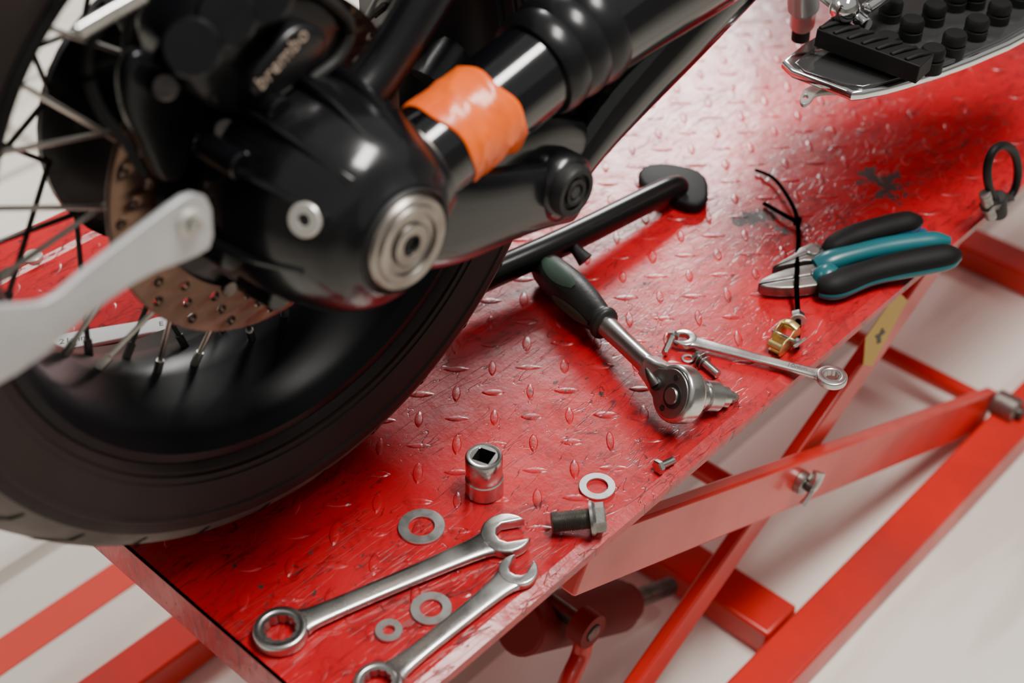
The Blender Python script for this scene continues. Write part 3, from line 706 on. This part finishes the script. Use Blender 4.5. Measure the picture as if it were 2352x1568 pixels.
pliers('combination_pliers','black handled pliers with blue trim lying behind the cutters',(1775,622),(1862,590),
  [([(1895,575,.012,.6),(1915,563,.016,1.0),(1955,545,.018,1.2),(2000,531,.020,1.25),(2050,518,.020,1.25),(2090,509,.020,1.15),(2115,505,.020,.5)],MATTE,.0110,BLUE),
   ([(1880,596,.008,.6),(1910,590,.008,.8),(1955,575,.008,.9),(2010,558,.008,.9),(2060,546,.008,.9),(2100,536,.008,.8),(2125,530,.008,.4)],BLUE,.008,None)],.008,False)

# cable tie
ct=thing('cable_tie',Zp(1832,500),'black nylon cable tie curled over the cutter jaws','cable tie')
BLK=mat('black_nylon',(.001,.001,.001),1.0,0,0,0.0)
tie=[(1735,390,.004),(1775,408,.006),(1805,445,.008),(1828,490,.006),(1834,540,.006),(1832,590,.012),(1830,640,.019),(1831,690,.010),(1834,740,.006),(1830,800,.006)]
make('strap',[(sweep([Zp(*p) for p in tie],.0024,.0016,n=6,seg=8),BLK)],ct)
make('tail',[(sweep([Zp(1755,467,.003),Zp(1790,487,.006),Zp(1828,508,.006)],.0028,.0018,n=4,seg=8),BLK)],ct)
hd=Zp(1832,508,.007)
make('head',[(box(hd,(1,.3,0),(-.3,1,0),UP,.008,.007,.007),BLK)],ct,bevel=.001)
# brass clamp
bc=thing('brass_clamp',Zp(1797,800),'small brass cable clamp with a steel screw','clamp')
c0=Zp(1797,795,.0); xd=(Zp(1822,765)-Zp(1775,810)).normalized(); yd=UP.cross(xd)
bg=[]
o1=rnd([(-.018,-.0105),(.012,-.0105),(.018,-.004),(.016,.006),(.004,.009),(-.004,.004),(-.014,.005),(-.020,-.002)],2)
o2=rnd([(-.010,-.0105),(.016,-.0105),(.020,-.002),(.014,.011),(-.002,.012),(-.012,.002)],2)
for s_,oo in ((-1,o1),(1,o2)):
    fmm=frame(c0+UP*.0115+yd*s_*.007,xd,yd*-1)
    bg.append((plate2d([oo],.0016,fmm,.0003),BRASS))
bg.append((box(c0+UP*.0014,xd,yd,UP,.028,.014,.0016),BRASS))
bg.append((sweep([c0+UP*.020+xd*.010-yd*.008,c0+UP*.0225+xd*.010,c0+UP*.020+xd*.010+yd*.008],.004,.0009,up=(0,0,1),n=4,seg=12),BRASS))
bg.append((cyl(c0+UP*.010-xd*.014-yd*.0075,c0+UP*.010-xd*.014+yd*.0075,.0036),BRASS)); bg.append((cyl(c0+UP*.016+xd*.012-yd*.0075,c0+UP*.016+xd*.012+yd*.0075,.0030),BRASS))
make('bracket',bg,bc)
make('screw',[(cyl(c0+UP*.012-yd*.015,c0+UP*.012+yd*.012,.0022,12),STEEL),(cyl(c0+UP*.012-yd*.016,c0+UP*.012-yd*.012,.0045,20),STEEL),
   (sweep([c0+UP*.014-yd*.016-xd*.010,c0+UP*.013-yd*.0165,c0+UP*.010-yd*.016+xd*.012],.0014,seg=8),STEEL)],bc)
p1=Zp(1831,722,.0055);p2=Zp(1834,748,.005)
make('hex_nut',[(lathe([(.003,0),(.0065,0),(.0068,.001),(.0068,.006),(.0065,.007),(.003,.007)],p1,p2-p1,6,True),STEEL),(lathe([(.003,.008),(.0075,.008),(.0075,.0095),(.003,.0095)],p1,p2-p1,24,True),WHITE)],label='small steel nut with washer on the cable tie',category='nut',angle=25)

# ------------------------------------------------------------ light
w=bpy.data.worlds.new('world'); bpy.context.scene.world=w; w.use_nodes=True
bg_=w.node_tree.nodes['Background']; bg_.inputs[0].default_value=(1,.98,.94,1); bg_.inputs[1].default_value=.40
def area(name,loc,target,sx,sy,power,col=(1,1,1)):
    d=bpy.data.lights.new(name,'AREA'); d.shape='RECTANGLE'; d.size=sx; d.size_y=sy; d.energy=power; d.color=col
    o=bpy.data.objects.new(name,d); bpy.context.collection.objects.link(o); o.location=loc
    o.rotation_euler=(Vector(target)-Vector(loc)).to_track_quat('-Z','Y').to_euler(); return o
area('window_light',(2.95,2.15,2.05),(.9,.4,.5),.9,.7,90,(1,.98,.95))
area('ceiling_light',(.9,-.5,3.0),(.5,.2,.5),1.2,.5,105,(1,.96,.90))
area('ceiling_light',(-.9,1.9,2.8),(.2,.4,.5),1.4,.6,42,(1,.97,.92))
